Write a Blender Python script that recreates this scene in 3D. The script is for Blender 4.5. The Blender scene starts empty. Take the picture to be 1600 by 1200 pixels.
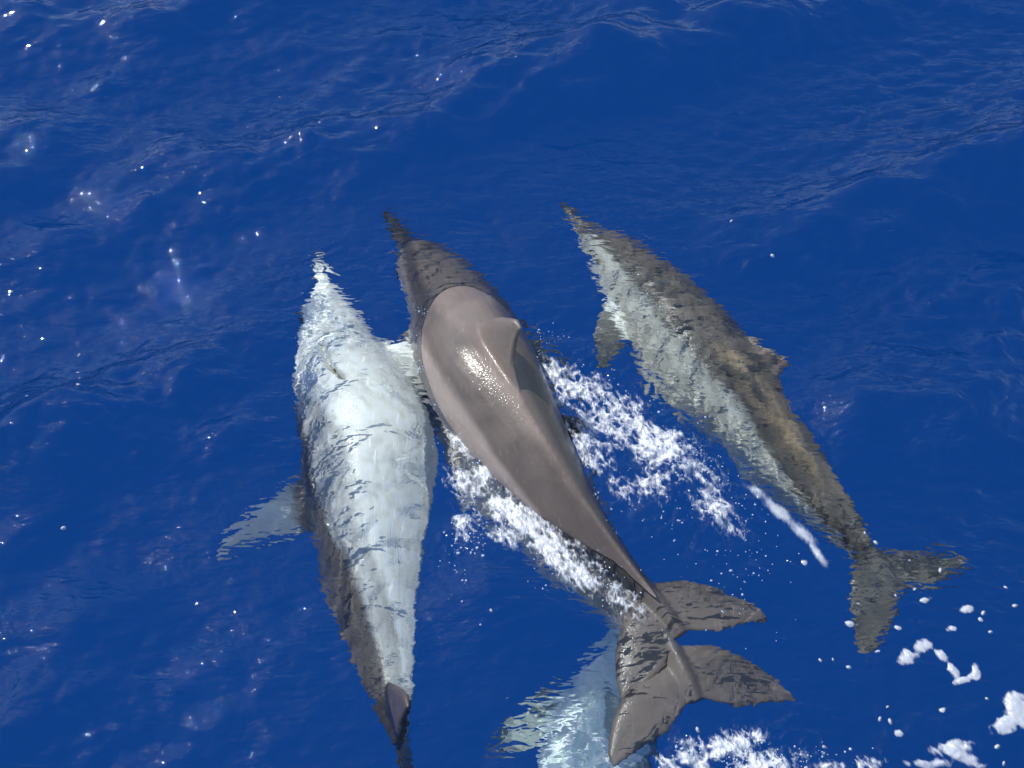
import bpy, bmesh, math
import numpy as np
from mathutils import Vector, Matrix

# ------------------------------------------------------------------ camera, sky, sun, exposure
scene = bpy.context.scene
COL = scene.collection
HFOV = math.radians(46.0)
PITCH = math.radians(56.0)            # below the horizon
CAM_H = 4.0
cam_d = bpy.data.cameras.new("camera")
cam_d.sensor_width = 36.0
cam_d.lens = 18.0 / math.tan(HFOV / 2)
cam_d.clip_start, cam_d.clip_end = 0.05, 20000.0
cam = bpy.data.objects.new("camera", cam_d)
cam.location = (0, 0, CAM_H)
cam.rotation_euler = (math.pi / 2 - PITCH, 0, 0)
COL.objects.link(cam)
scene.camera = cam

SUN_EL = math.radians(49.0)
SUN_AZ = math.radians(-58.0)          # measured from +Y (view direction), negative = to the left
world = bpy.data.worlds.new("World")
scene.world = world
world.use_nodes = True
wn, wl = world.node_tree.nodes, world.node_tree.links
wn.clear()
sky = wn.new("ShaderNodeTexSky")
sky.sky_type = 'NISHITA'
sky.sun_disc = False
sky.sun_elevation = SUN_EL
sky.sun_rotation = SUN_AZ             # Blender: 0 = +Y, positive clockwise seen from above
sky.altitude = 0.0
sky.air_density, sky.dust_density, sky.ozone_density = 1.0, 0.6, 1.2
bg = wn.new("ShaderNodeBackground")
bg.inputs["Strength"].default_value = 0.14
wo = wn.new("ShaderNodeOutputWorld")
wl.new(sky.outputs[0], bg.inputs[0])
wl.new(bg.outputs[0], wo.inputs[0])

sun_d = bpy.data.lights.new("sun", 'SUN')
sun_d.energy = 3.9
sun_d.angle = math.radians(0.53)
sun_d.color = (1.0, 0.96, 0.90)
sun = bpy.data.objects.new("sun", sun_d)
to_sun = Vector((math.sin(SUN_AZ) * math.cos(SUN_EL), math.cos(SUN_AZ) * math.cos(SUN_EL), math.sin(SUN_EL)))
sun.rotation_euler = to_sun.to_track_quat('Z', 'Y').to_euler()
sun.location = to_sun * 30
COL.objects.link(sun)
sun_d.cycles.is_caustics_light = True

vs = scene.view_settings
vs.view_transform, vs.look = 'Standard', 'None'
vs.exposure, vs.gamma, vs.use_curve_mapping = 0.35, 1.0, False
cy = scene.cycles
cy.caustics_refractive = True
cy.caustics_reflective = True
cy.max_bounces = 10
cy.diffuse_bounces = 4
cy.transmission_bounces = 8
cy.glossy_bounces = 3
cy.blur_glossy = 0.0
cy.sample_clamp_indirect = 4.0
cy.use_denoising = True

# ------------------------------------------------------------------ pixel -> place helpers
FPX = 800.0 / math.tan(HFOV / 2)
_cp, _sp = math.cos(PITCH), math.sin(PITCH)
EYE = np.array([0.0, 0.0, CAM_H])
IOR = 1.333

def ray(px, py):
    a, b = (px - 800.0) / FPX, (600.0 - py) / FPX
    d = np.array([a, _cp + b * _sp, -_sp + b * _cp])
    return d / np.linalg.norm(d)

def at(px, py, z=0.0, wet=True):
    """place at height z seen at photo pixel (px, py); below the surface the line of sight is bent as in still water"""
    d = ray(px, py)
    if z >= 0 or not wet:
        return EYE + d * ((z - CAM_H) / d[2])
    p = EYE + d * (-CAM_H / d[2])
    eta = 1.0 / IOR
    c = -d[2]
    k = math.sqrt(1 - eta * eta * (1 - c * c))
    t = eta * d + np.array([0, 0, eta * c - k])
    return p + t * (z / t[2])

# ------------------------------------------------------------------ noise
def hash2(ix, iy, seed):
    n = (ix.astype(np.int64) * 374761393 + iy.astype(np.int64) * 668265263 + seed * 974634777) & 0xffffffff
    n = ((n ^ (n >> 13)) * 1274126177) & 0xffffffff
    return ((n ^ (n >> 16)) & 0xffff) / 65535.0

def vnoise(x, y, seed=0):
    ix, iy = np.floor(x), np.floor(y)
    fx, fy = x - ix, y - iy
    fx, fy = fx * fx * fx * (fx * (fx * 6 - 15) + 10), fy * fy * fy * (fy * (fy * 6 - 15) + 10)
    a, b = hash2(ix, iy, seed), hash2(ix + 1, iy, seed)
    c, d = hash2(ix, iy + 1, seed), hash2(ix + 1, iy + 1, seed)
    return (a + (b - a) * fx) * (1 - fy) + (c + (d - c) * fx) * fy

def fbm(x, y, seed=0, octaves=4):
    s, amp, tot = 0, 1.0, 0
    for o in range(octaves):
        s = s + amp * vnoise(x * 2 ** o + 17.3 * o, y * 2 ** o - 9.1 * o, seed + o * 7)
        tot += amp
        amp *= 0.5
    return s / tot

def sstep(a, b, x):
    t = np.clip((x - a) / (b - a), 0, 1)
    return t * t * (3 - 2 * t)

# ------------------------------------------------------------------ materials
def new_mat(name):
    m = bpy.data.materials.new(name)
    m.use_nodes = True
    m.node_tree.nodes.clear()
    return m, m.node_tree.nodes, m.node_tree.links

def water_material():
    m, n, l = new_mat("sea_water")
    geo = n.new("ShaderNodeNewGeometry")
    rip = n.new("ShaderNodeAttribute"); rip.attribute_name = "ripple"
    smooth = n.new("ShaderNodeAttribute"); smooth.attribute_name = "unsmoothed"
    bump = None
    for scale, dist, gain, seed in ((12.0, 0.0085, 0.4, 0.0), (30.0, 0.0046, 1.4, 4.0), (60.0, 0.0015, 1.5, 9.0)):
        mp = n.new("ShaderNodeMapping")
        mp.inputs["Location"].default_value = (seed, seed * 2, 0)
        mp.inputs["Rotation"].default_value = (0, 0, 0.22)
        mp.inputs["Scale"].default_value = (0.42, 1.0, 1.0)
        l.new(geo.outputs["Position"], mp.inputs[0])
        t = n.new("ShaderNodeTexNoise")
        t.inputs["Scale"].default_value = scale
        t.inputs["Detail"].default_value = 0.6
        t.inputs["Roughness"].default_value = 0.45
        t.inputs["Distortion"].default_value = 0.8
        l.new(mp.outputs[0], t.inputs["Vector"])
        g = n.new("ShaderNodeMath"); g.operation = 'MULTIPLY_ADD'       # rougher where the animals stir the water
        l.new(rip.outputs["Fac"], g.inputs[0]); g.inputs[1].default_value = gain; g.inputs[2].default_value = 1.1
        gc = n.new("ShaderNodeMath"); gc.operation = 'MULTIPLY'         # and glassy where a body has just smoothed it
        l.new(g.outputs[0], gc.inputs[0]); l.new(smooth.outputs["Fac"], gc.inputs[1])
        h = n.new("ShaderNodeMath"); h.operation = 'MULTIPLY'
        l.new(t.outputs[0], h.inputs[0]); l.new(gc.outputs[0], h.inputs[1])
        b = n.new("ShaderNodeBump")
        b.inputs["Strength"].default_value = 1.0
        b.inputs["Distance"].default_value = dist
        l.new(h.outputs[0], b.inputs["Height"])
        if bump:
            l.new(bump.outputs[0], b.inputs["Normal"])
        bump = b
    fr = n.new("ShaderNodeFresnel")
    fr.inputs["IOR"].default_value = IOR
    l.new(bump.outputs[0], fr.inputs["Normal"])
    rf = n.new("ShaderNodeBsdfRefraction")
    rf.inputs["Roughness"].default_value = 0.0
    rf.inputs["IOR"].default_value = IOR
    rf.inputs["Color"].default_value = (0.95, 1.0, 1.0, 1)
    l.new(bump.outputs[0], rf.inputs["Normal"])
    gl = n.new("ShaderNodeBsdfGlossy")
    gl.inputs["Roughness"].default_value = 0.014
    l.new(bump.outputs[0], gl.inputs["Normal"])
    mx = n.new("ShaderNodeMixShader")
    l.new(fr.outputs[0], mx.inputs[0])
    l.new(rf.outputs[0], mx.inputs[1])
    l.new(gl.outputs[0], mx.inputs[2])
    out = n.new("ShaderNodeOutputMaterial")
    l.new(mx.outputs[0], out.inputs["Surface"])
    return m

def plain(name, col, rough=0.6, spec=0.5, noise=None, bump=None):
    m, n, l = new_mat(name)
    p = n.new("ShaderNodeBsdfPrincipled")
    p.inputs["Base Color"].default_value = (*col, 1)
    p.inputs["Roughness"].default_value = rough
    p.inputs["Specular IOR Level"].default_value = spec
    out = n.new("ShaderNodeOutputMaterial")
    l.new(p.outputs[0], out.inputs[0])
    if noise:
        t = n.new("ShaderNodeTexNoise")
        t.inputs["Scale"].default_value = noise[0]
        mixc = n.new("ShaderNodeMix")
        mixc.data_type = 'RGBA'
        mixc.inputs["A"].default_value = (*col, 1)
        mixc.inputs["B"].default_value = (*noise[1], 1)
        l.new(t.outputs[0], mixc.inputs["Factor"])
        l.new(mixc.outputs["Result"], p.inputs["Base Color"])
    return m

# ------------------------------------------------------------------ sea surface shape
rng = np.random.default_rng(11)

def wave_set(n, lam0, lam1, slope, mean_dir, spread, seed):
    r = np.random.default_rng(seed)
    lam = np.exp(r.uniform(math.log(lam0), math.log(lam1), n))
    th = mean_dir + r.normal(0, spread, n)
    ph = r.uniform(0, 2 * math.pi, n)
    k = 2 * math.pi / lam
    amp = slope * math.sqrt(2.0 / n) / k
    return list(zip(k * np.cos(th), k * np.sin(th), amp, ph, lam))

SWELL = wave_set(10, 1.0, 3.0, 0.18, math.radians(118), 0.45, 3)
MID = wave_set(30, 0.20, 0.9, 0.22, math.radians(115), 0.6, 5)
CHOP = wave_set(54, 0.06, 0.24, 0.19, math.radians(105), 0.75, 8)
RIP = wave_set(70, 0.022, 0.055, 0.13, math.radians(95), 0.7, 13)

def wsum(ws, x, y, spacing=None):
    h = np.zeros(np.broadcast(x, y).shape)
    for kx, ky, a, p, lam in ws:
        t = a * np.sin(kx * x + ky * y + p)
        if spacing is not None:
            t = t * np.clip(1.6 - 4.0 * spacing / lam, 0, 1)
        h += t
    return h

# regions of rough water (photo pixel, radius in m, weight)
def blob(x, y, pts, default_r=0.2):
    m = np.zeros(np.broadcast(x, y).shape)
    for px, py, r, w in pts:
        c = at(px, py)
        m = np.maximum(m, w * np.exp(-((x - c[0]) ** 2 + (y - c[1]) ** 2) / (r * r)))
    return m

RIPPLE_PTS = [(500, 480, .25, 1.0), (560, 600, .35, .5), (560, 800, .4, .55), (600, 1000, .35, .8), (620, 400, .25, .9), (500, 430, .2, 1.5), (1010, 460, .25, 1.2), (1090, 580, .25, 1.1), (1380, 960, .25, 1.0), (640, 700, .15, .9), (470, 700, .15, .9),
              (680, 420, .25, .8), (940, 380, .3, .9), (1030, 520, .35, .9), (1130, 640, .35, .8), (1260, 780, .35, .8), (1380, 930, .35, .6),
              (900, 1060, .3, .7), (860, 900, .3, .9), (1120, 1010, .3, .8), (1180, 1090, .3, .7), (760, 760, .25, .9)]
CALM_PTS = [(530, 530, .12, .8), (550, 610, .16, 1), (585, 690, .16, 1), (590, 770, .16, 1), (592, 850, .14, .95), (598, 930, .12, .8), (605, 1010, .10, .6), (930, 1080, .14, .7), (930, 1170, .16, .8),
            (1000, 1110, .12, .9), (1040, 1040, .13, .9), (1070, 990, .13, .85), (1140, 975, .10, .7), (1110, 1090, .13, .9), (1180, 1075, .12, .8)]
TURB_PTS = [(830, 520, .10, .6), (890, 600, .16, 1.0), (960, 660, .20, 1.1), (1040, 730, .22, 1.0), (1110, 790, .22, .8), (900, 700, .16, .8), (1010, 620, .12, .7),
            (735, 720, .12, .45), (765, 805, .12, .45), (840, 865, .10, .3), (720, 850, .12, .4),
            (1110, 1180, .22, 1.0), (1220, 1190, .22, 1.0), (1480, 1180, .2, .4), (430, 440, .10, .3)]

FLAT_PTS = [(a, b, .40, 1.0) for a, b in ((500, 430), (530, 540), (560, 650), (575, 770), (590, 900), (600, 1020), (620, 1130), (420, 830),
            (620, 350), (670, 420), (720, 510), (770, 610), (830, 710), (900, 810), (980, 900), (1050, 970), (1100, 1080), (1180, 1060), (950, 1080), (900, 1180),
            (900, 330), (960, 400), (1030, 480), (1090, 560), (1150, 640), (1220, 720), (1290, 810), (1350, 890), (1430, 940))]
LAP_PTS = [(660, 460, .05, 1), (700, 470, .05, 1), (740, 470, .05, 1), (785, 490, .05, 1), (650, 520, .05, 1), (660, 580, .05, 1), (690, 640, .06, 1), (730, 700, .06, 1), (780, 760, .06, 1), (840, 820, .06, 1), (900, 870, .06, 1), (950, 900, .06, 1),
           (815, 540, .04, 1), (850, 600, .05, 1), (880, 660, .05, 1), (910, 730, .05, 1), (940, 800, .05, 1), (975, 860, .05, 1)]
RINGS = [(1155, 712, .06), (1180, 728, .04), (735, 905, .03)]

def sea_height(x, y, spacing=None, fine=True):
    sw = wsum(SWELL, x, y, spacing) + wsum(MID, x, y, spacing)
    # flatten the swell a little around the pod so that depths stay as laid out
    flat = np.clip(1.25 * blob(x, y, FLAT_PTS), 0, 1) if fine else 0.0
    sw = sw + 4.0 * sw * sw - 0.006
    h = sw * (1 - 0.86 * flat)
    if fine:
        pat = 0.30 + 0.9 * sstep(.42, .68, fbm(x * 1.1 + 3, y * 1.6 + 8, 21, 3))
        near = np.clip(blob(x, y, RIPPLE_PTS), 0, 1)
        h = h + wsum(CHOP, x, y, spacing) * (0.5 + 0.6 * pat) * (1 - .93 * flat)
        h = h + wsum(RIP, x, y, spacing) * 0.75 * pat * (1 - np.clip(near + flat, 0, 1))
        quiet = 1 - .96 * np.clip(1.3 * blob(x, y, CALM_PTS), 0, 1)
        tb = blob(x, y, TURB_PTS) * quiet
        tur = (fbm(x * 16, y * 16, 31, 3) - .5) * 0.055 + (fbm(x * 42, y * 42, 37, 2) - .5) * 0.026
        h = h + tur * tb
        h = h + (fbm(x * 26, y * 26, 61, 3) - .5) * 0.016 * blob(x, y, LAP_PTS) * quiet
        for px, py, r0 in RINGS:
            c = at(px, py)
            r = np.sqrt((x - c[0]) ** 2 + (y - c[1]) ** 2)
            h = h + .0022 * np.sin(r * 2 * math.pi / .026) * np.exp(-(r / r0) ** 2)
    return h

def graded(lo, hi, step, far, growth=1.13):
    core = np.arange(lo, hi + step / 2, step)
    out, s = [], step
    p = 0.0
    while p < far:
        s *= growth
        p += s
        out.append(p)
    out = np.array(out)
    return np.concatenate([lo - out[::-1], core, core[-1] + out]), len(out), len(core)

def grid_mesh(name, X, Y, Z):
    ny, nx = Z.shape
    co = np.empty((ny, nx, 3), np.float32)
    co[..., 0], co[..., 1], co[..., 2] = X[None, :], Y[:, None], Z
    idx = np.arange(ny * nx, dtype=np.int32).reshape(ny, nx)
    q = np.stack([idx[:-1, :-1], idx[:-1, 1:], idx[1:, 1:], idx[1:, :-1]], -1).reshape(-1, 4)
    return raw_mesh(name, co.reshape(-1, 3), q)

def raw_mesh(name, co, q, smooth=True):
    me = bpy.data.meshes.new(name)
    q = np.asarray(q, np.int32)
    k = q.shape[1]
    me.vertices.add(len(co))
    me.vertices.foreach_set("co", np.asarray(co, np.float32).ravel())
    me.loops.add(q.size)
    me.loops.foreach_set("vertex_index", q.ravel())
    me.polygons.add(len(q))
    me.polygons.foreach_set("loop_start", np.arange(0, q.size, k, dtype=np.int32))
    me.update(calc_edges=True)
    if smooth:
        me.polygons.foreach_set("use_smooth", np.ones(len(q), bool))
    me.validate()
    return me

def link(name, me, mat, parent=None, **props):
    o = bpy.data.objects.new(name, me)
    if mat:
        me.materials.append(mat)
    COL.objects.link(o)
    if parent:
        o.parent = parent
    for k, v in props.items():
        o[k] = v
    return o

SEA = {}

def surface(x, y):
    """height of the built sea mesh at x, y"""
    X, Y, Z = SEA["X"], SEA["Y"], SEA["Z"]
    x, y = np.broadcast_arrays(x, y)
    i = np.clip(np.searchsorted(X, x) - 1, 0, len(X) - 2); j = np.clip(np.searchsorted(Y, y) - 1, 0, len(Y) - 2)
    a, b = (x - X[i]) / (X[i + 1] - X[i]), (y - Y[j]) / (Y[j + 1] - Y[j])
    return (Z[j, i] * (1 - a) + Z[j, i + 1] * a) * (1 - b) + (Z[j + 1, i] * (1 - a) + Z[j + 1, i + 1] * a) * b


def build_sea():
    step = 0.0068
    X, ex, cx = graded(-2.75, 2.75, step, 4000)
    Y, ey, cyn = graded(.95, 5.35, step, 4000)
    sx = np.full(len(X), step); sx[:ex] = np.diff(X)[:ex]; sx[ex + cx:] = np.diff(X)[ex + cx - 1:]
    sy = np.full(len(Y), step); sy[:ey] = np.diff(Y)[:ey]; sy[ey + cyn:] = np.diff(Y)[ey + cyn - 1:]
    Z = np.zeros((len(Y), len(X)))
    sp = np.maximum(sx[None, :], sy[:, None])
    Z[:] = sea_height(X[None, :], Y[:, None], sp, fine=False)
    m = 30
    js, je, is_, ie = ey - m, ey + cyn + m, ex - m, ex + cx + m
    Z[js:je, is_:ie] = sea_height(X[None, is_:ie], Y[js:je, None], sp[js:je, is_:ie], fine=True)
    rp = np.zeros(Z.shape, np.float32)
    xx, yy = X[None, is_:ie], Y[js:je, None]
    rp[js:je, is_:ie] = np.clip(blob(xx, yy, RIPPLE_PTS), 0, 1.5) + .9 * (fbm(xx * 1.3, yy * 1.9 + 4, 55, 3) - .36)
    cm = np.clip(blob(xx, yy, CALM_PTS), 0, 1)
    us = np.ones(Z.shape, np.float32)
    us[js:je, is_:ie] = 1 - .9 * cm
    SEA.update(X=X, Y=Y, Z=Z)
    o = link("sea_water", grid_mesh("sea_water", X, Y, Z), water_material(), kind="structure")
    o.data.attributes.new("ripple", 'FLOAT', 'POINT').data.foreach_set("value", rp.ravel())
    o.data.attributes.new("unsmoothed", 'FLOAT', 'POINT').data.foreach_set("value", us.ravel())
    o.cycles.is_caustics_caster = True
    # opaque blue sheet standing in for light scattered up out of deep water
    B = 4000.0
    co = np.array([[-B, -B, -9], [B, -B, -9], [B, B, -9], [-B, B, -9]])
    d = link("deep_water", raw_mesh("deep_water", co, [[0, 1, 2, 3]], False), plain("deep_water", (0.017, 0.178, 0.515), 1.0, 0.0), kind="structure")
    return o

# ------------------------------------------------------------------ dolphin: one straight animal, then bent into each pose
def cspline(u, pts, q):
    """smooth (Catmull-Rom style, non-uniform Hermite) interpolation of rows pts at knots u"""
    u = np.asarray(u, float); pts = np.asarray(pts, float)
    if pts.ndim == 1:
        pts = pts[:, None]
    d = np.diff(u)
    sl = np.diff(pts, axis=0) / d[:, None]
    m = np.empty_like(pts)
    m[0], m[-1] = sl[0], sl[-1]
    m[1:-1] = (sl[:-1] * d[1:, None] + sl[1:] * d[:-1, None]) / (d[1:] + d[:-1])[:, None]
    qq = np.asarray(q, float)
    i = np.clip(np.searchsorted(u, qq) - 1, 0, len(d) - 1)
    t = ((qq - u[i]) / d[i])[:, None]
    lo, hi = t < 0, t > 1
    tc = np.clip(t, 0, 1)
    h = d[i][:, None]
    r = (2 * tc**3 - 3 * tc**2 + 1) * pts[i] + (tc**3 - 2 * tc**2 + tc) * h * m[i] + (-2 * tc**3 + 3 * tc**2) * pts[i + 1] + (tc**3 - tc**2) * h * m[i + 1]
    r = np.where(lo, pts[i] + t * h * m[i], r)
    r = np.where(hi, pts[i + 1] + (t - 1) * h * m[i + 1], r)
    return r

#            x     half width  dorsal   ventral  centre z
PROF = np.array([
    (0.000, 0.005, 0.004, 0.005, -0.018),
    (0.012, 0.010, 0.008, 0.009, -0.018),
    (0.040, 0.014, 0.011, 0.013, -0.018),
    (0.075, 0.019, 0.014, 0.018, -0.017),
    (0.092, 0.025, 0.021, 0.023, -0.016),
    (0.110, 0.037, 0.041, 0.031, -0.013),
    (0.140, 0.053, 0.062, 0.044, -0.009),
    (0.180, 0.068, 0.075, 0.061, -0.004),
    (0.230, 0.083, 0.088, 0.083, -0.001),
    (0.300, 0.101, 0.104, 0.107, 0.0),
    (0.380, 0.113, 0.117, 0.124, 0.0),
    (0.460, 0.115, 0.121, 0.127, 0.0),
    (0.540, 0.107, 0.117, 0.118, 0.0),
    (0.620, 0.091, 0.105, 0.101, 0.0),
    (0.700, 0.069, 0.088, 0.082, 0.0),
    (0.780, 0.046, 0.068, 0.062, 0.0),
    (0.850, 0.029, 0.049, 0.044, 0.0),
    (0.910, 0.020, 0.033, 0.030, 0.0),
    (0.950, 0.019, 0.021, 0.019, 0.0),
    (0.985, 0.012, 0.010, 0.009, 0.0),
])

def prof(x):
    r = cspline(PROF[:, 0], PROF[:, 1:], np.clip(np.atleast_1d(x), 0, .985))
    return r[:, 0], r[:, 1], r[:, 2], r[:, 3]

def foil(le, te, th, frame, n=14, m=12):
    """closed lens-section fin; le/te/th functions of t, frame(t, c, s) -> point"""
    v, f = [], []
    ts = np.linspace(0, 1, n)
    for t in ts:
        a, b, h = le(t), te(t), th(t)
        for k in range(2 * m):
            if k < m:
                c, sg = k / m, 1
            else:
                c, sg = 1 - (k - m) / m, -1
            yy = sg * h * 1.9 * (math.sqrt(max(c, 0)) * (1 - c) + 0.12 * (1 - c)*min(1, c*8))
            if abs(yy) < .0031 * min(1, c * 6):
                yy = sg * .0031 * min(1, c * 6)                # blunt trailing edge
            v.append(frame(t, a + (b - a) * c, yy))
    M = 2 * m
    for i in range(n - 1):
        for k in range(M):
            f.append((i * M + k, i * M + (k + 1) % M, (i + 1) * M + (k + 1) % M, (i + 1) * M + k))
    f.append(tuple(range(M))[::-1])
    f.append(tuple((n - 1) * M + k for k in range(M)))
    return v, f

def rest_dolphin():
    V, F = [], []
    def add(v, f):
        o = len(V)
        V.extend(v)
        F.extend([tuple(i + o for i in q) for q in f])
    xs = np.concatenate([np.linspace(0, .13, 26), np.linspace(.14, .985, 80)])
    w, zd, zv, zc = prof(xs)
    S = 44
    v, f = [], []
    for i in range(len(xs)):
        for k in range(S):
            a = 2 * math.pi * k / S
            c, s = math.cos(a), math.sin(a)
            # narrow keel above and below on the tail stock
            e = 1.0 + 0.75 * float(sstep(.48, .62, xs[i]))
            yy = w[i] * math.copysign(abs(c) ** e, c)
            zz = (zd[i] if s > 0 else zv[i]) * s
            v.append((xs[i], yy, zc[i] + zz))
    for i in range(len(xs) - 1):
        for k in range(S):
            f.append((i * S + k, i * S + (k + 1) % S, (i + 1) * S + (k + 1) % S, (i + 1) * S + k))
    f.append(tuple(range(S))[::-1])
    f.append(tuple((len(xs) - 1) * S + k for k in range(S)))
    add(v, f)
    # dorsal fin, hooked backwards
    add(*foil(lambda t: .415 + .100 * t + .040 * t ** 3, lambda t: .605 - .040 * math.sin(t * 2.2) + .004 * t,
              lambda t: .014 * (1 - .5 * t), lambda t, x, y: (x, y, .070 + .140 * t), n=18))
    # flippers
    for sgn in (1, -1):
        def fr(t, x, y, sgn=sgn):
            return (x, sgn * (.060 + .135 * t + .02 * t * t), -.060 - .055 * t + y)
        add(*foil(lambda t: .235 + .060 * t + .085 * t ** 2.2, lambda t: .318 + .085 * t + .012 * math.sin(t * 3.1) - .010 * t ** 3,
                  lambda t: .011 * (1 - .55 * t), fr, n=16))
    # flukes
    for sgn in (1, -1):
        def fl(t, x, y, sgn=sgn):
            return (x, sgn * (.001 + .148 * t), y + .010 * t - .030 * t * t)
        add(*foil(lambda t: .898 + .028 * t + .078 * t ** 2.8, lambda t: .978 + .034 * math.sin(min(t * 3.0, 1.57)) - .004 * t + .018 * t ** 2.2,
                  lambda t: .013 * (1 - .62 * t), fl, n=18))
    me = bpy.data.meshes.new("rest")
    me.from_pydata(V, [], F)
    me.update()
    bm = bmesh.new(); bm.from_mesh(me)
    bmesh.ops.recalc_face_normals(bm, faces=bm.faces)
    bm.to_mesh(me); bm.free()
    o = bpy.data.objects.new("rest", me)
    COL.objects.link(o)
    r = o.modifiers.new("r", 'REMESH'); r.mode = 'VOXEL'; r.voxel_size = 0.0031; r.adaptivity = 0
    s = o.modifiers.new("s", 'SMOOTH'); s.factor = 0.5; s.iterations = 4
    dg = bpy.context.evaluated_depsgraph_get()
    ev = bpy.data.meshes.new_from_object(o.evaluated_get(dg))
    co = np.empty(len(ev.vertices) * 3, np.float32); ev.vertices.foreach_get("co", co)
    nq = len(ev.polygons)
    lt = np.empty(nq, np.int32); ev.polygons.foreach_get("loop_total", lt)
    lv = np.empty(len(ev.loops), np.int32); ev.loops.foreach_get("vertex_index", lv)
    assert (lt == 4).all()
    bpy.data.objects.remove(o)
    return co.reshape(-1, 3).astype(float), lv.reshape(-1, 4)

def pigment(co, pal):
    """skin colour from the place on the straight body: cape, dark side band, paler flank, white belly, dark fins and lips"""
    x, y, z = co.T
    w, zd, zv, zc = prof(x)
    zz = z - zc
    ang = np.degrees(np.arctan2(zz / np.where(zz > 0, zd, zv), np.abs(y) / w + 1e-6))     # 90 back ... -90 belly
    sd = np.sign(y)
    nz = (fbm(x * 14 + sd * 5, ang / 16.0, 3, 4) - .5)
    nf = (fbm(x * 60, ang / 5.0 + sd * 9, 9, 3) - .5)
    a = ang + nz * 12
    cape = pal["cape_edge"] - 20 * sstep(.10, .30, x) * (1 - sstep(.30, .62, x)) + 10 * sstep(.6, .8, x)
    band = pal["band_edge"] + 14 * (1 - sstep(.12, .28, x)) - 26 * sstep(.55, .85, x)
    belly = pal["belly_edge"] - 6 + 10 * np.sin(x * 9) - 52 * sstep(.60, .86, x)
    C = lambda k: np.array(pal[k])[None, :]
    mixf = lambda A, B, t: A + (B - A) * t[:, None]
    col = np.repeat(C("belly"), len(x), 0)
    col = mixf(col, C("flank"), sstep(belly - 7, belly + 7, a))
    col = mixf(col, C("band"), sstep(band - 8, band + 8, a))
    col = mixf(col, C("cape"), sstep(cape - 9, cape + 9, a))
    # beak: dark upper jaw, dark lip line and tip
    bk = 1 - sstep(.085, .12, x)
    col = mixf(col, C("band"), bk * sstep(-12, 4, ang))
    col = mixf(col, C("band") * .7, (1 - sstep(.10, .13, x)) * np.exp(-((ang + 8) / 7) ** 2))
    col = mixf(col, C("band") * .7, 1 - sstep(.004, .02, x))
    # eye patch with a stripe to the flipper
    ey = np.exp(-(((x - .158) / .016) ** 2 + ((ang + 6) / 9) ** 2))
    col = mixf(col, C("band") * .55, np.clip(ey * 1.2, 0, 1))
    # fins
    r_out = np.sqrt((y / w) ** 2 + (zz / np.where(zz > 0, zd, zv)) ** 2)
    dors = sstep(1.04, 1.18, r_out) * (zz > .08) * (x > .40) * (x < .66)
    flip = sstep(1.05, 1.25, r_out) * (zz < -.03) * (x > .2) * (x < .45)
    fluk = sstep(.895, .925, x) * 1.0
    col = mixf(col, C("dorsal"), dors)
    col = mixf(col, C("flipper"), flip)
    col = mixf(col, C("fluke"), fluk)
    bl = np.exp(-(((x - .168) / .006) ** 2 + (y / .016) ** 2)) * (zz > 0)
    col = mixf(col, C('band') * .4, np.clip(bl, 0, 1))
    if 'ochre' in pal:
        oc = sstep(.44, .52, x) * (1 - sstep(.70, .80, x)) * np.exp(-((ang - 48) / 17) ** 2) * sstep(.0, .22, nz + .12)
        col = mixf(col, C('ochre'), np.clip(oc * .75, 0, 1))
    # scratches, mottling
    col = col * (1 + nf[:, None] * pal.get("mottle", .25) + nz[:, None] * .12)
    return np.clip(col, .01, .9)

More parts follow.
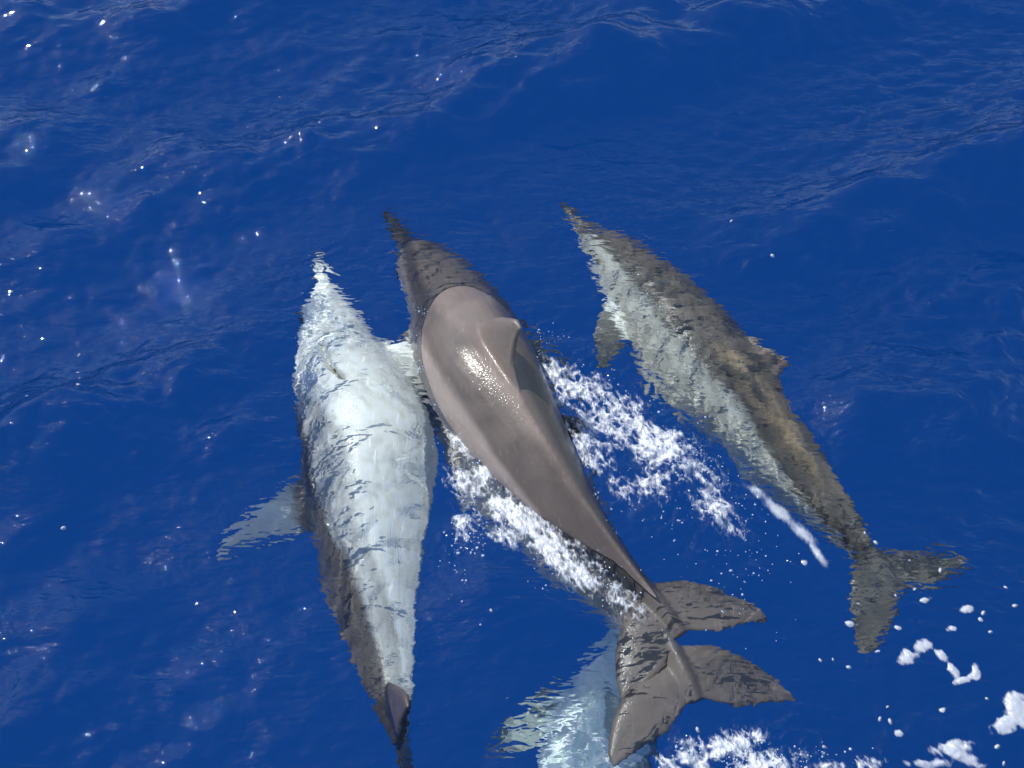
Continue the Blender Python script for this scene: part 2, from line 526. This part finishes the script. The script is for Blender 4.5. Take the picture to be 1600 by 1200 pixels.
def skin_material(wet):
    m, n, l = new_mat("dolphin_skin_wet" if wet else "dolphin_skin")
    at_ = n.new("ShaderNodeVertexColor"); at_.layer_name = "pigment"
    tx = n.new("ShaderNodeTexCoord")
    no = n.new("ShaderNodeTexNoise"); no.inputs["Scale"].default_value = 9; no.inputs["Detail"].default_value = 8
    l.new(tx.outputs["Object"], no.inputs["Vector"])
    mr = n.new("ShaderNodeMapRange")
    mr.inputs["From Min"].default_value, mr.inputs["From Max"].default_value = .3, .7
    mr.inputs["To Min"].default_value, mr.inputs["To Max"].default_value = .9, 1.1
    l.new(no.outputs[0], mr.inputs[0])
    mu = n.new("ShaderNodeVectorMath"); mu.operation = 'SCALE'
    l.new(at_.outputs[0], mu.inputs[0]); l.new(mr.outputs[0], mu.inputs["Scale"])
    # long pale rake marks along the body
    sm = n.new("ShaderNodeMapping"); sm.inputs["Rotation"].default_value = (0, 0, math.radians(-28)); sm.inputs["Scale"].default_value = (75, 4.0, 75)
    l.new(tx.outputs["Object"], sm.inputs[0])
    sn = n.new("ShaderNodeTexNoise"); sn.inputs["Scale"].default_value = 1.0; sn.inputs["Detail"].default_value = 2; sn.inputs["Distortion"].default_value = .4
    l.new(sm.outputs[0], sn.inputs["Vector"])
    sr = n.new("ShaderNodeMapRange")
    sr.inputs["From Min"].default_value, sr.inputs["From Max"].default_value = .62, .74
    sr.inputs["To Min"].default_value, sr.inputs["To Max"].default_value = 1.0, 1.35
    l.new(sn.outputs[0], sr.inputs[0])
    mv = n.new("ShaderNodeVectorMath"); mv.operation = 'SCALE'
    l.new(mu.outputs[0], mv.inputs[0]); l.new(sr.outputs[0], mv.inputs["Scale"])
    p = n.new("ShaderNodeBsdfPrincipled")
    l.new(mv.outputs[0], p.inputs["Base Color"])
    rr = n.new("ShaderNodeMapRange")
    rr.inputs["From Min"].default_value, rr.inputs["From Max"].default_value = .35, .65
    rr.inputs["To Min"].default_value, rr.inputs["To Max"].default_value = .30, .58
    l.new(no.outputs[0], rr.inputs[0]); l.new(rr.outputs[0], p.inputs["Roughness"])
    p.inputs["Specular IOR Level"].default_value = .32
    nb = n.new("ShaderNodeTexNoise"); nb.inputs["Scale"].default_value = 60; nb.inputs["Detail"].default_value = 3
    l.new(tx.outputs["Object"], nb.inputs["Vector"])
    b = n.new("ShaderNodeBump"); b.inputs["Distance"].default_value = .0012; b.inputs["Strength"].default_value = .5
    l.new(nb.outputs[0], b.inputs["Height"]); l.new(b.outputs[0], p.inputs["Normal"])
    nc = n.new("ShaderNodeTexNoise"); nc.inputs["Scale"].default_value = 110; nc.inputs["Detail"].default_value = 2
    l.new(tx.outputs["Object"], nc.inputs["Vector"])
    bc = n.new("ShaderNodeBump"); bc.inputs["Distance"].default_value = .0022; bc.inputs["Strength"].default_value = .8
    l.new(nc.outputs[0], bc.inputs["Height"]); l.new(bc.outputs[0], p.inputs["Coat Normal"])
    p.inputs["Coat Weight"].default_value = .55                       # film of water
    p.inputs["Coat Roughness"].default_value = .10
    p.inputs["Coat IOR"].default_value = 1.333
    out = n.new("ShaderNodeOutputMaterial"); l.new(p.outputs[0], out.inputs[0])
    return m

PAL_BROWN = dict(cape=(.160, .126, .108), band=(.088, .070, .061), flank=(.250, .208, .186), belly=(.72, .70, .68), dorsal=(.155, .123, .107),
                 flipper=(.15, .14, .125), fluke=(.19, .150, .132), cape_edge=76, band_edge=30, belly_edge=4, mottle=.12)
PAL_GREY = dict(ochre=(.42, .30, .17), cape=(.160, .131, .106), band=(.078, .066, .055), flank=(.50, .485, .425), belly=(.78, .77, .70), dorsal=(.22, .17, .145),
                flipper=(.17, .165, .145), fluke=(.15, .135, .115), cape_edge=46, band_edge=14, belly_edge=-28, mottle=.85)
PAL_WHITE = dict(cape=(.145, .122, .112), band=(.120, .104, .095), flank=(.50, .49, .465), belly=(.88, .87, .80), dorsal=(.55, .56, .54),
                 flipper=(.88, .87, .80), fluke=(.06, .05, .047), cape_edge=62, band_edge=28, belly_edge=8, mottle=.55)
PAL_PALE = dict(PAL_BROWN, fluke=(.20, .158, .138), band=(.30, .27, .25), cape=(.25, .215, .195), flank=(.50, .47, .45), belly=(.72, .71, .68), mottle=.3)
PAL_DEEP_TINT = dict(PAL_WHITE, belly=(.78, .93, .88), flipper=(.26, .32, .31), band_edge=24, flank=(.27, .31, .31), dorsal=(.16, .14, .13), fluke=(.16, .13, .11))  # cyan cast of the water above it is put into the skin colours

REST, QUADS = rest_dolphin()

def dolphin(spine, roll, girth, pal, label, fin=1.0, chord=1.0, flip=1.0):
    """spine: (px, py, z, wet) places of the body axis from beak tip to fluke notch; roll: degrees leaning to its left"""
    P = np.array([at(a, b, z, wt) for a, b, z, wt in spine])
    seg = np.linalg.norm(np.diff(P, axis=0), axis=1)
    u = np.concatenate([[0], np.cumsum(seg)]); L = u[-1]; u = u / L
    x = REST[:, 0]
    pos = cspline(u, P, x)
    e = .004
    T = cspline(u, P, np.clip(x, 0, 1) + e) - cspline(u, P, np.clip(x, 0, 1) - e)
    T /= np.linalg.norm(T, axis=1)[:, None]
    Z = np.array([0, 0, 1.0])
    U0 = Z - T * (T @ Z)[:, None]
    U0 /= np.linalg.norm(U0, axis=1)[:, None]
    Lf = np.cross(U0, -T)
    if np.ndim(roll) == 0:
        r = np.full(len(x), math.radians(roll))
    else:
        ru, rv = zip(*roll)
        r = np.radians(cspline(ru, rv, np.clip(x, 0, 1))[:, 0])
    U = U0 * np.cos(r)[:, None] + Lf * np.sin(r)[:, None]
    S = np.cross(U, -T)
    g = girth * L
    top = prof(x)[1]
    rz = REST[:, 2]
    rz = np.where((x > .38) & (x < .68) & (rz > top), top + (rz - top) * fin, rz)
    if chord != 1.0:
        k = np.clip((REST[:, 2] - top) / .02, 0, 1) * ((x > .38) & (x < .68))
        xq = x + k * (chord - 1) * (x - .50)
        pos = cspline(u, P, xq)
    ry = REST[:, 1]
    if flip != 1.0:                                  # right flipper held against the body
        ro = np.sqrt((ry / prof(x)[0]) ** 2 + (rz / prof(x)[2]) ** 2)
        k = np.clip((ro - 1.0) / .05, 0, 1) * (x > .20) * (x < .48) * (rz < -.01) * (ry < -.05)
        ry = ry + k * (1 - flip) * (-.050 - ry)
        rz = rz + k * (1 - flip) * (-.040 - rz)
    co = pos + (S * ry[:, None] + U * rz[:, None]) * g
    base = P[len(P) // 2].copy()
    me = raw_mesh("dolphin", co - base, QUADS)
    ca = me.color_attributes.new("pigment", 'FLOAT_COLOR', 'POINT')
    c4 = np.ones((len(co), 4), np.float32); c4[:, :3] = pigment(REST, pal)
    ca.data.foreach_set("color", c4.ravel())
    o = link("dolphin", me, SKIN, label=label, category="dolphin", group="dolphins swimming ahead of the boat")
    o.location = base
    o.cycles.is_caustics_receiver = True
    # eyes
    for sg in (1, -1):
        tgt = np.array([.158, sg * .058, -.012])
        d2 = ((REST - tgt) ** 2).sum(1)
        i = int(np.argmin(d2))
        bm = bmesh.new()
        bmesh.ops.create_icosphere(bm, subdivisions=2, radius=.0075 * g)
        em = bpy.data.meshes.new("eye"); bm.to_mesh(em); bm.free()
        for p in em.polygons: p.use_smooth = True
        eo = link("eye", em, EYE_MAT, parent=o)
        eo.location = co[i] - base
        eo.cycles.is_caustics_receiver = True
    print(label, "L=%.2f" % L)
    return o

SKIN = skin_material(False)
EYE_MAT = plain("eye", (.012, .010, .010), .15)


build_sea()

# ------------------------------------------------------------------ the pod
dolphin([(492, 405, -.34, 1), (504, 470, -.33, 1), (530, 560, -.32, 1), (566, 680, -.31, 1), (578, 800, -.30, 1), (588, 920, -.27, 1), (603, 1030, -.24, 1), (618, 1120, -.18, 1), (624, 1175, -.14, 1)],
    [(0, 152), (.26, 152), (.42, 117), (.56, 110), (.8, 100), (1, 88)], .97, PAL_WHITE, "pale dolphin rolled belly up, leftmost of the pod, wholly under water", fin=1.85, flip=0.0)
dolphin([(600, 318, -.34, 1), (622, 352, -.33, 1), (662, 412, -.31, 1), (706, 495, -.25, 0), (758, 600, -.065, 0), (822, 705, -.035, 0), (898, 810, -.045, 0), (974, 895, -.06, 0), (1034, 955, -.045, 1), (1076, 1006, -.025, 1)],
    [(0, -4), (.3, -6), (.6, -9), (.85, -6), (1, -2)], .79, PAL_BROWN, "brown dolphin in the middle breaking the surface with back and dorsal fin dry", fin=1.45, chord=.80)
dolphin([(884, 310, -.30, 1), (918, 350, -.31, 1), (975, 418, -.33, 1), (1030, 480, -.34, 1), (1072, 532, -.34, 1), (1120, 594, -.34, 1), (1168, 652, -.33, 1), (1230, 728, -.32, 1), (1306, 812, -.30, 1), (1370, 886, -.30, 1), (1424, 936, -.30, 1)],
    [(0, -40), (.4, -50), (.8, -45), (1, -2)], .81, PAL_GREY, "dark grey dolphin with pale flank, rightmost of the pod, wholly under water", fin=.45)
dolphin([(705, 400, -.62, 1), (720, 450, -.62, 1), (750, 560, -.60, 1), (795, 690, -.52, 1), (862, 810, -.40, 1), (940, 908, -.27, 1), (1012, 980, -.14, 1), (1064, 1050, -.06, 1), (1096, 1114, -.05, 1)],
    [(0, -30), (.6, -25), (.9, -9), (1, -8)], .90, PAL_PALE, "dolphin beneath the middle one showing pale flank and a lifted broad brown tail")
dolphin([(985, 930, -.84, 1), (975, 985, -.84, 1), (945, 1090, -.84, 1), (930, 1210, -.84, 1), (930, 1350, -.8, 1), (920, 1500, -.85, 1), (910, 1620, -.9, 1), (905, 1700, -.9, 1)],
    [(0, -135), (1, -128)], 1.05, PAL_DEEP_TINT, "cyan tinted dolphin deepest under water at the bottom edge, white belly showing")

# ------------------------------------------------------------------ foam
def foam_material(name, k1, k2, lo, hi, milk, relief, col):
    """bubble lace: solid where the foam is dense, a net of bubble walls where it is thin"""
    m, n, l = new_mat(name)
    geo = n.new("ShaderNodeNewGeometry")
    at_ = n.new("ShaderNodeAttribute"); at_.attribute_name = "foam_density"
    mp = n.new("ShaderNodeMapping")
    mp.inputs["Rotation"].default_value = (0, 0, math.radians(50)); mp.inputs["Scale"].default_value = (1.0, .36, 1.0)
    l.new(geo.outputs["Position"], mp.inputs[0])
    acc = at_.outputs["Fac"]
    for sc, k, det, dist in ((16, k1, 5.0, 1.2), (70, k2, 3.0, 1.2)):
        t = n.new("ShaderNodeTexNoise"); t.inputs["Scale"].default_value = sc; t.inputs["Detail"].default_value = det
        t.inputs["Distortion"].default_value = dist
        l.new(mp.outputs[0], t.inputs["Vector"])
        q = n.new("ShaderNodeMath"); q.operation = 'MULTIPLY_ADD'; q.inputs[1].default_value = k
        l.new(t.outputs[0], q.inputs[0]); l.new(acc, q.inputs[2])
        acc = q.outputs[0]
    am = n.new("ShaderNodeMapRange"); am.interpolation_type = 'SMOOTHSTEP'
    am.inputs["From Min"].default_value, am.inputs["From Max"].default_value = lo, hi
    am.inputs["To Min"].default_value, am.inputs["To Max"].default_value = 0.0, .9
    l.new(acc, am.inputs[0])
    mk = n.new("ShaderNodeMapRange"); mk.interpolation_type = 'SMOOTHSTEP'      # milky, aerated water
    mk.inputs["From Min"].default_value, mk.inputs["From Max"].default_value = .0, 1.2
    mk.inputs["To Min"].default_value, mk.inputs["To Max"].default_value = 0.0, milk
    l.new(at_.outputs["Fac"], mk.inputs[0])
    mxm = n.new("ShaderNodeMath"); mxm.operation = 'MAXIMUM'
    l.new(am.outputs[0], mxm.inputs[0]); l.new(mk.outputs[0], mxm.inputs[1])
    am = mxm
    b = n.new("ShaderNodeBump"); b.inputs["Distance"].default_value = relief; b.inputs["Strength"].default_value = .9
    l.new(acc, b.inputs["Height"])
    p = n.new("ShaderNodeBsdfPrincipled")
    p.inputs["Base Color"].default_value = (*col, 1)
    p.inputs["Roughness"].default_value = .22
    p.inputs["Specular IOR Level"].default_value = .6
    l.new(b.outputs[0], p.inputs["Normal"])
    l.new(am.outputs[0], p.inputs["Alpha"])
    out = n.new("ShaderNodeOutputMaterial"); l.new(p.outputs[0], out.inputs[0])
    return m

FOAM = foam_material("foam", 1.1, 1.5, 1.0, 2.15, .30, .0035, (.62, .65, .69))
RAFT = foam_material("foam_raft", .9, .8, .50, 1.70, .0, .0022, (.47, .50, .55))
DROP = plain("water_drop", (.34, .42, .55), .06, 1.0)

def foam_patch(name, pts, label, cat, lace=.5, thick=.010, scale=14, seed=1, step=.0032, dens=1.0, **props):
    """floating foam: blobs (px, py, rx m, ry m, turn deg, weight) broken up by noise, thinning to nothing at its torn edge"""
    cs = [(at(a, b), rx, ry, math.radians(t), w) for a, b, rx, ry, t, w in pts]
    x0 = min(c[0][0] - 1.6 * max(c[1], c[2]) for c in cs); x1 = max(c[0][0] + 1.6 * max(c[1], c[2]) for c in cs)
    y0 = min(c[0][1] - 1.6 * max(c[1], c[2]) for c in cs); y1 = max(c[0][1] + 1.6 * max(c[1], c[2]) for c in cs)
    X = np.arange(x0, x1, step)[None, :]; Y = np.arange(y0, y1, step)[:, None]
    d = np.zeros((Y.size, X.size))
    for c, rx, ry, t, w in cs:
        dx, dy = X - c[0], Y - c[1]
        u, v = dx * math.cos(t) + dy * math.sin(t), -dx * math.sin(t) + dy * math.cos(t)
        d = np.maximum(d, w * np.exp(-((u / rx) ** 2 + (v / ry) ** 2)))
    XX, YY = X, Y
    X, Y = (X * .77 + Y * .64) , (-X * .64 + Y * .77) * .5          # drawn out along the wake
    wob = fbm(X * 6 + 2, Y * 6, seed + 40, 3) - .5
    n1 = .5 * fbm(X * scale + wob * 2, Y * scale - wob * 2, seed, 4) + .5 * fbm(X * scale * .33 + wob, Y * scale * .33, seed + 77, 3)
    ridge = 1 - np.abs(2 * fbm(X * scale * 1.3 + 7, Y * scale * 1.3, seed + 9, 3) - 1) * 3.0
    f = d - .40 + sstep(.03, .3, d) * lace * ((n1 - .5) * 2.4 + .35 * (ridge - .3))
    X, Y = XX, YY
    Z = surface(X, Y) + .0028 + thick * np.clip(f, -.2, .8)
    keep = f > -.30
    cell = keep[:-1, :-1] | keep[:-1, 1:] | keep[1:, 1:] | keep[1:, :-1]
    idx = np.arange(X.size * Y.size).reshape(Y.size, X.size)
    q = np.stack([idx[:-1, :-1], idx[:-1, 1:], idx[1:, 1:], idx[1:, :-1]], -1)[cell]
    if not len(q):
        print("empty foam", label); return None
    co = np.stack(np.broadcast_arrays(X, Y, Z), -1).reshape(-1, 3)
    used, inv = np.unique(q, return_inverse=True)
    base = cs[0][0]
    me = raw_mesh(name, co[used] - base, inv.reshape(-1, 4))
    me.attributes.new("foam_density", 'FLOAT', 'POINT').data.foreach_set("value", (f.ravel()[used] * dens).astype(np.float32))
    o = link(name, me, RAFT if name in ("foam_patch", "foam_speck", "pale_streak") else FOAM, label=label, category=cat, **props)
    o.location = base
    return o

foam_patch("splash_foam", [(868, 590, .10, .05, -60, .8), (905, 610, .13, .10, -40, .85), (955, 660, .17, .12, -40, .95), (1015, 700, .17, .11, -40, .95), (1070, 745, .14, .09, -40, .8), (1010, 760, .11, .08, -20, .75), (905, 690, .07, .12, 20, .75), (930, 720, .08, .05, 0, .6), (1110, 800, .14, .06, -45, .62)],
    "white churned foam between the middle and the right dolphin", "foam", lace=.85, thick=.011, scale=38, seed=4, dens=1.35, kind="stuff")
foam_patch("splash_foam", [(722, 690, .05, .11, 10, .85), (750, 745, .11, .11, 0, .9), (800, 800, .15, .08, -45, .92), (740, 815, .07, .07, 0, .7), (860, 850, .16, .065, -42, .9), (915, 900, .14, .06, -42, .85), (790, 840, .08, .05, 0, .7), (965, 935, .11, .045, -45, .78)],
    "white splash foam along the left side of the middle dolphin", "foam", lace=.85, thick=.010, scale=38, seed=8, dens=1.35, kind="stuff")
foam_patch("splash_foam", [(1085, 1185, .10, .06, 0, .85), (1140, 1170, .10, .05, 20, .9), (1190, 1195, .12, .05, 0, .85), (1240, 1185, .07, .03, 0, .6), (1290, 1200, .10, .04, 0, .7), (1350, 1195, .08, .03, 0, .6)],
    "sparkling splash foam at the bottom edge below the broad brown tail", "foam", lace=.9, thick=.010, scale=40, seed=12, dens=1.35, kind="stuff")
foam_patch("pale_streak", [(1180, 772, .05, .022, -45, .8), (1215, 800, .07, .025, -45, .85), (1250, 830, .07, .022, -50, .8), (1278, 865, .06, .014, -62, .8)],
    "long pale streak between the splash and the right dolphin's tail", "foam", lace=.35, thick=.006, scale=22, seed=15, dens=1.6)  # pale streak of unknown nature, built like the floating foam

PATCHES = [
    ([(1415, 1025, .035, .022, 15, 1), (1440, 1013, .035, .022, 30, 1)], "largest torn white foam patch, below the right dolphin's tail"),
    ([(1473, 1025, .014, .030, 25, 1), (1488, 1045, .014, .032, 25, 1)], "thin slanting foam strip right of the largest torn patch"),
    ([(1507, 1062, .030, .013, 20, 1), (1524, 1050, .014, .022, -10, 1)], "curved foam scrap at the lower end of the slanting strip"),
    ([(1575, 1130, .050, .022, 20, 1), (1590, 1112, .035, .045, 0, 1)], "white foam patch cut off by the right edge"),
    ([(1455, 1190, .080, .018, 0, .95), (1485, 1168, .060, .022, 5, 1), (1515, 1185, .060, .022, -30, 1)], "wide curved foam raft at the bottom edge, right of the splash"),
    ([(1489, 982, .020, .013, 20, 1)], "oval foam fleck right above the slanting strip"),
    ([(1511, 952, .020, .012, 15, 1)], "foam fleck on the right dolphin's tail tip"),
    ([(1445, 937, .020, .009, 15, 1)], "foam fleck lying over the right dolphin's long tail blade"),
    ([(1340, 942, .019, .008, 0, 1)], "foam fleck at the base of the right dolphin's tail"),
    ([(1328, 973, .014, .009, 0, 1)], "foam fleck left of the right dolphin's lower tail blade"),
    ([(1404, 980, .011, .007, -15, 1)], "foam fleck straight above the largest torn patch"),
    ([(1373, 1016, .012, .006, 10, 1)], "foam fleck just left of the largest torn patch"),
    ([(1532, 967, .010, .009, 0, 1)], "round foam fleck right of the right dolphin's tail tip"),
    ([(1257, 878, .014, .012, 0, 1)], "lone foam fleck at the lower end of the pale streak"),
    ([(1475, 1107, .012, .008, 30, 1)], "foam fleck below the curved scrap, left of the cut off patch"),
    ([(1406, 1144, .012, .010, 0, 1)], "foam fleck above the wide curved raft"),
    ([(118, 576, .011, .005, 0, 1)], "largest of the white foam specks on open water at far left"),
]
for i, (pts, lab) in enumerate(PATCHES):
    foam_patch("foam_patch", [(a, b, rx * 1.15, ry * 1.15, t, w) for a, b, rx, ry, t, w in pts], lab, "foam patch", lace=.70, thick=.003, dens=2.6, scale=26, seed=60 + i, step=.003, group="foam patches drifting on the sea")
SPECKS = [(1303, 1028), (1283, 1030), (1328, 1040), (1388, 1103), (1376, 1122), (1392, 1126), (1542, 1092), (1548, 987), (1537, 957), (1352, 832), (1369, 847), (1422, 875), (1430, 920), (1470, 890), (1400, 930), (1575, 914), (1589, 943),
          (124, 590), (117, 542), (137, 628), (54, 638), (101, 828), (434, 138), (502, 207), (1204, 411), (806, 122), (1141, 353), (720, 640), (768, 965), (1290, 1165), (1560, 1165), (1572, 1190), (1090, 1140)]
for i, (px, py) in enumerate(SPECKS):
    r = .0045 + .004 * ((i * 37) % 11) / 11
    foam_patch("foam_speck", [(px, py, r * 1.5, r, (i * 40) % 180 - 90, 1)], "tiny white foam speck on open water " + ("left of the pod" if px < 480 else "around the right dolphin's tail" if px > 1250 and py > 800 and py < 1000 else "in the bottom right corner" if px > 1250 and py >= 1000 else "near the middle of the pod" if py > 600 else "ahead of the pod"), "foam speck", lace=.05, thick=.006, dens=4.0, scale=30, seed=100 + i, step=.0022, group="tiny foam specks")

def droplets(pts, n, label, seed):
    """beads of spray lying on and just over the churned water, joined into one stuff object"""
    r_ = np.random.default_rng(seed)
    bm = bmesh.new(); bmesh.ops.create_icosphere(bm, subdivisions=1, radius=1.0)
    bv = np.array([v.co[:] for v in bm.verts]); bf = np.array([[v.index for v in f.verts] for f in bm.faces]); bm.free()
    P = []
    w = np.array([p[4] for p in pts], float); w /= w.sum()
    for k in r_.choice(len(pts), n, p=w):
        a, b, sx, sy, _ = pts[k]
        P.append(at(a + r_.normal(0, sx), b + r_.normal(0, sy)))
    P = np.array(P)
    cl = fbm(P[:, 0] * 9, P[:, 1] * 9, seed, 3)
    P = P[cl > .44]
    rad = np.exp(r_.normal(math.log(.0022), .4, len(P)))
    P[:, 2] = surface(P[:, 0], P[:, 1]) + .001 + rad * r_.uniform(.0, .8, len(P)) + (r_.random(len(P)) < .12) * r_.exponential(.02, len(P))
    sc = r_.uniform(.7, 1.4, (len(P), 1, 3))
    co = P[:, None, :] + bv[None] * sc * rad[:, None, None]
    f = bf[None] + (np.arange(len(P)) * len(bv))[:, None, None]
    base = P.mean(0)
    o = link("spray_drops", raw_mesh("spray_drops", co.reshape(-1, 3) - base, f.reshape(-1, 3)), DROP, label=label, category="spray", kind="stuff")
    o.location = base

droplets([(960, 660, 60, 45, 3), (1050, 740, 50, 45, 2), (1120, 800, 40, 40, 1.2), (880, 590, 20, 40, 1), (860, 545, 18, 18, .5), (1170, 860, 60, 50, .6), (1150, 950, 50, 20, .6)], 900, "spray beads over the churned foam right of the middle dolphin", 5)
droplets([(740, 740, 25, 50, 2), (770, 820, 45, 30, 2), (850, 860, 50, 30, 1.5), (730, 880, 18, 40, .5), (930, 910, 40, 25, .8)], 600, "spray beads along the left flank of the middle dolphin", 6)
droplets([(1110, 1180, 35, 15, 2), (1200, 1190, 60, 15, 2), (1300, 1190, 40, 14, .8)], 450, "spray beads over the splash at the bottom edge", 7)
droplets([(a, b, 7, 5, 1) for a, b in ((655, 490), (675, 478), (700, 470), (730, 465), (760, 470), (790, 485), (650, 530), (660, 580), (685, 630), (815, 530), (840, 570), (862, 615), (885, 670), (910, 730), (930, 780), (955, 830))], 330, "fine spray beads lining the waterline of the middle dolphin", 9)
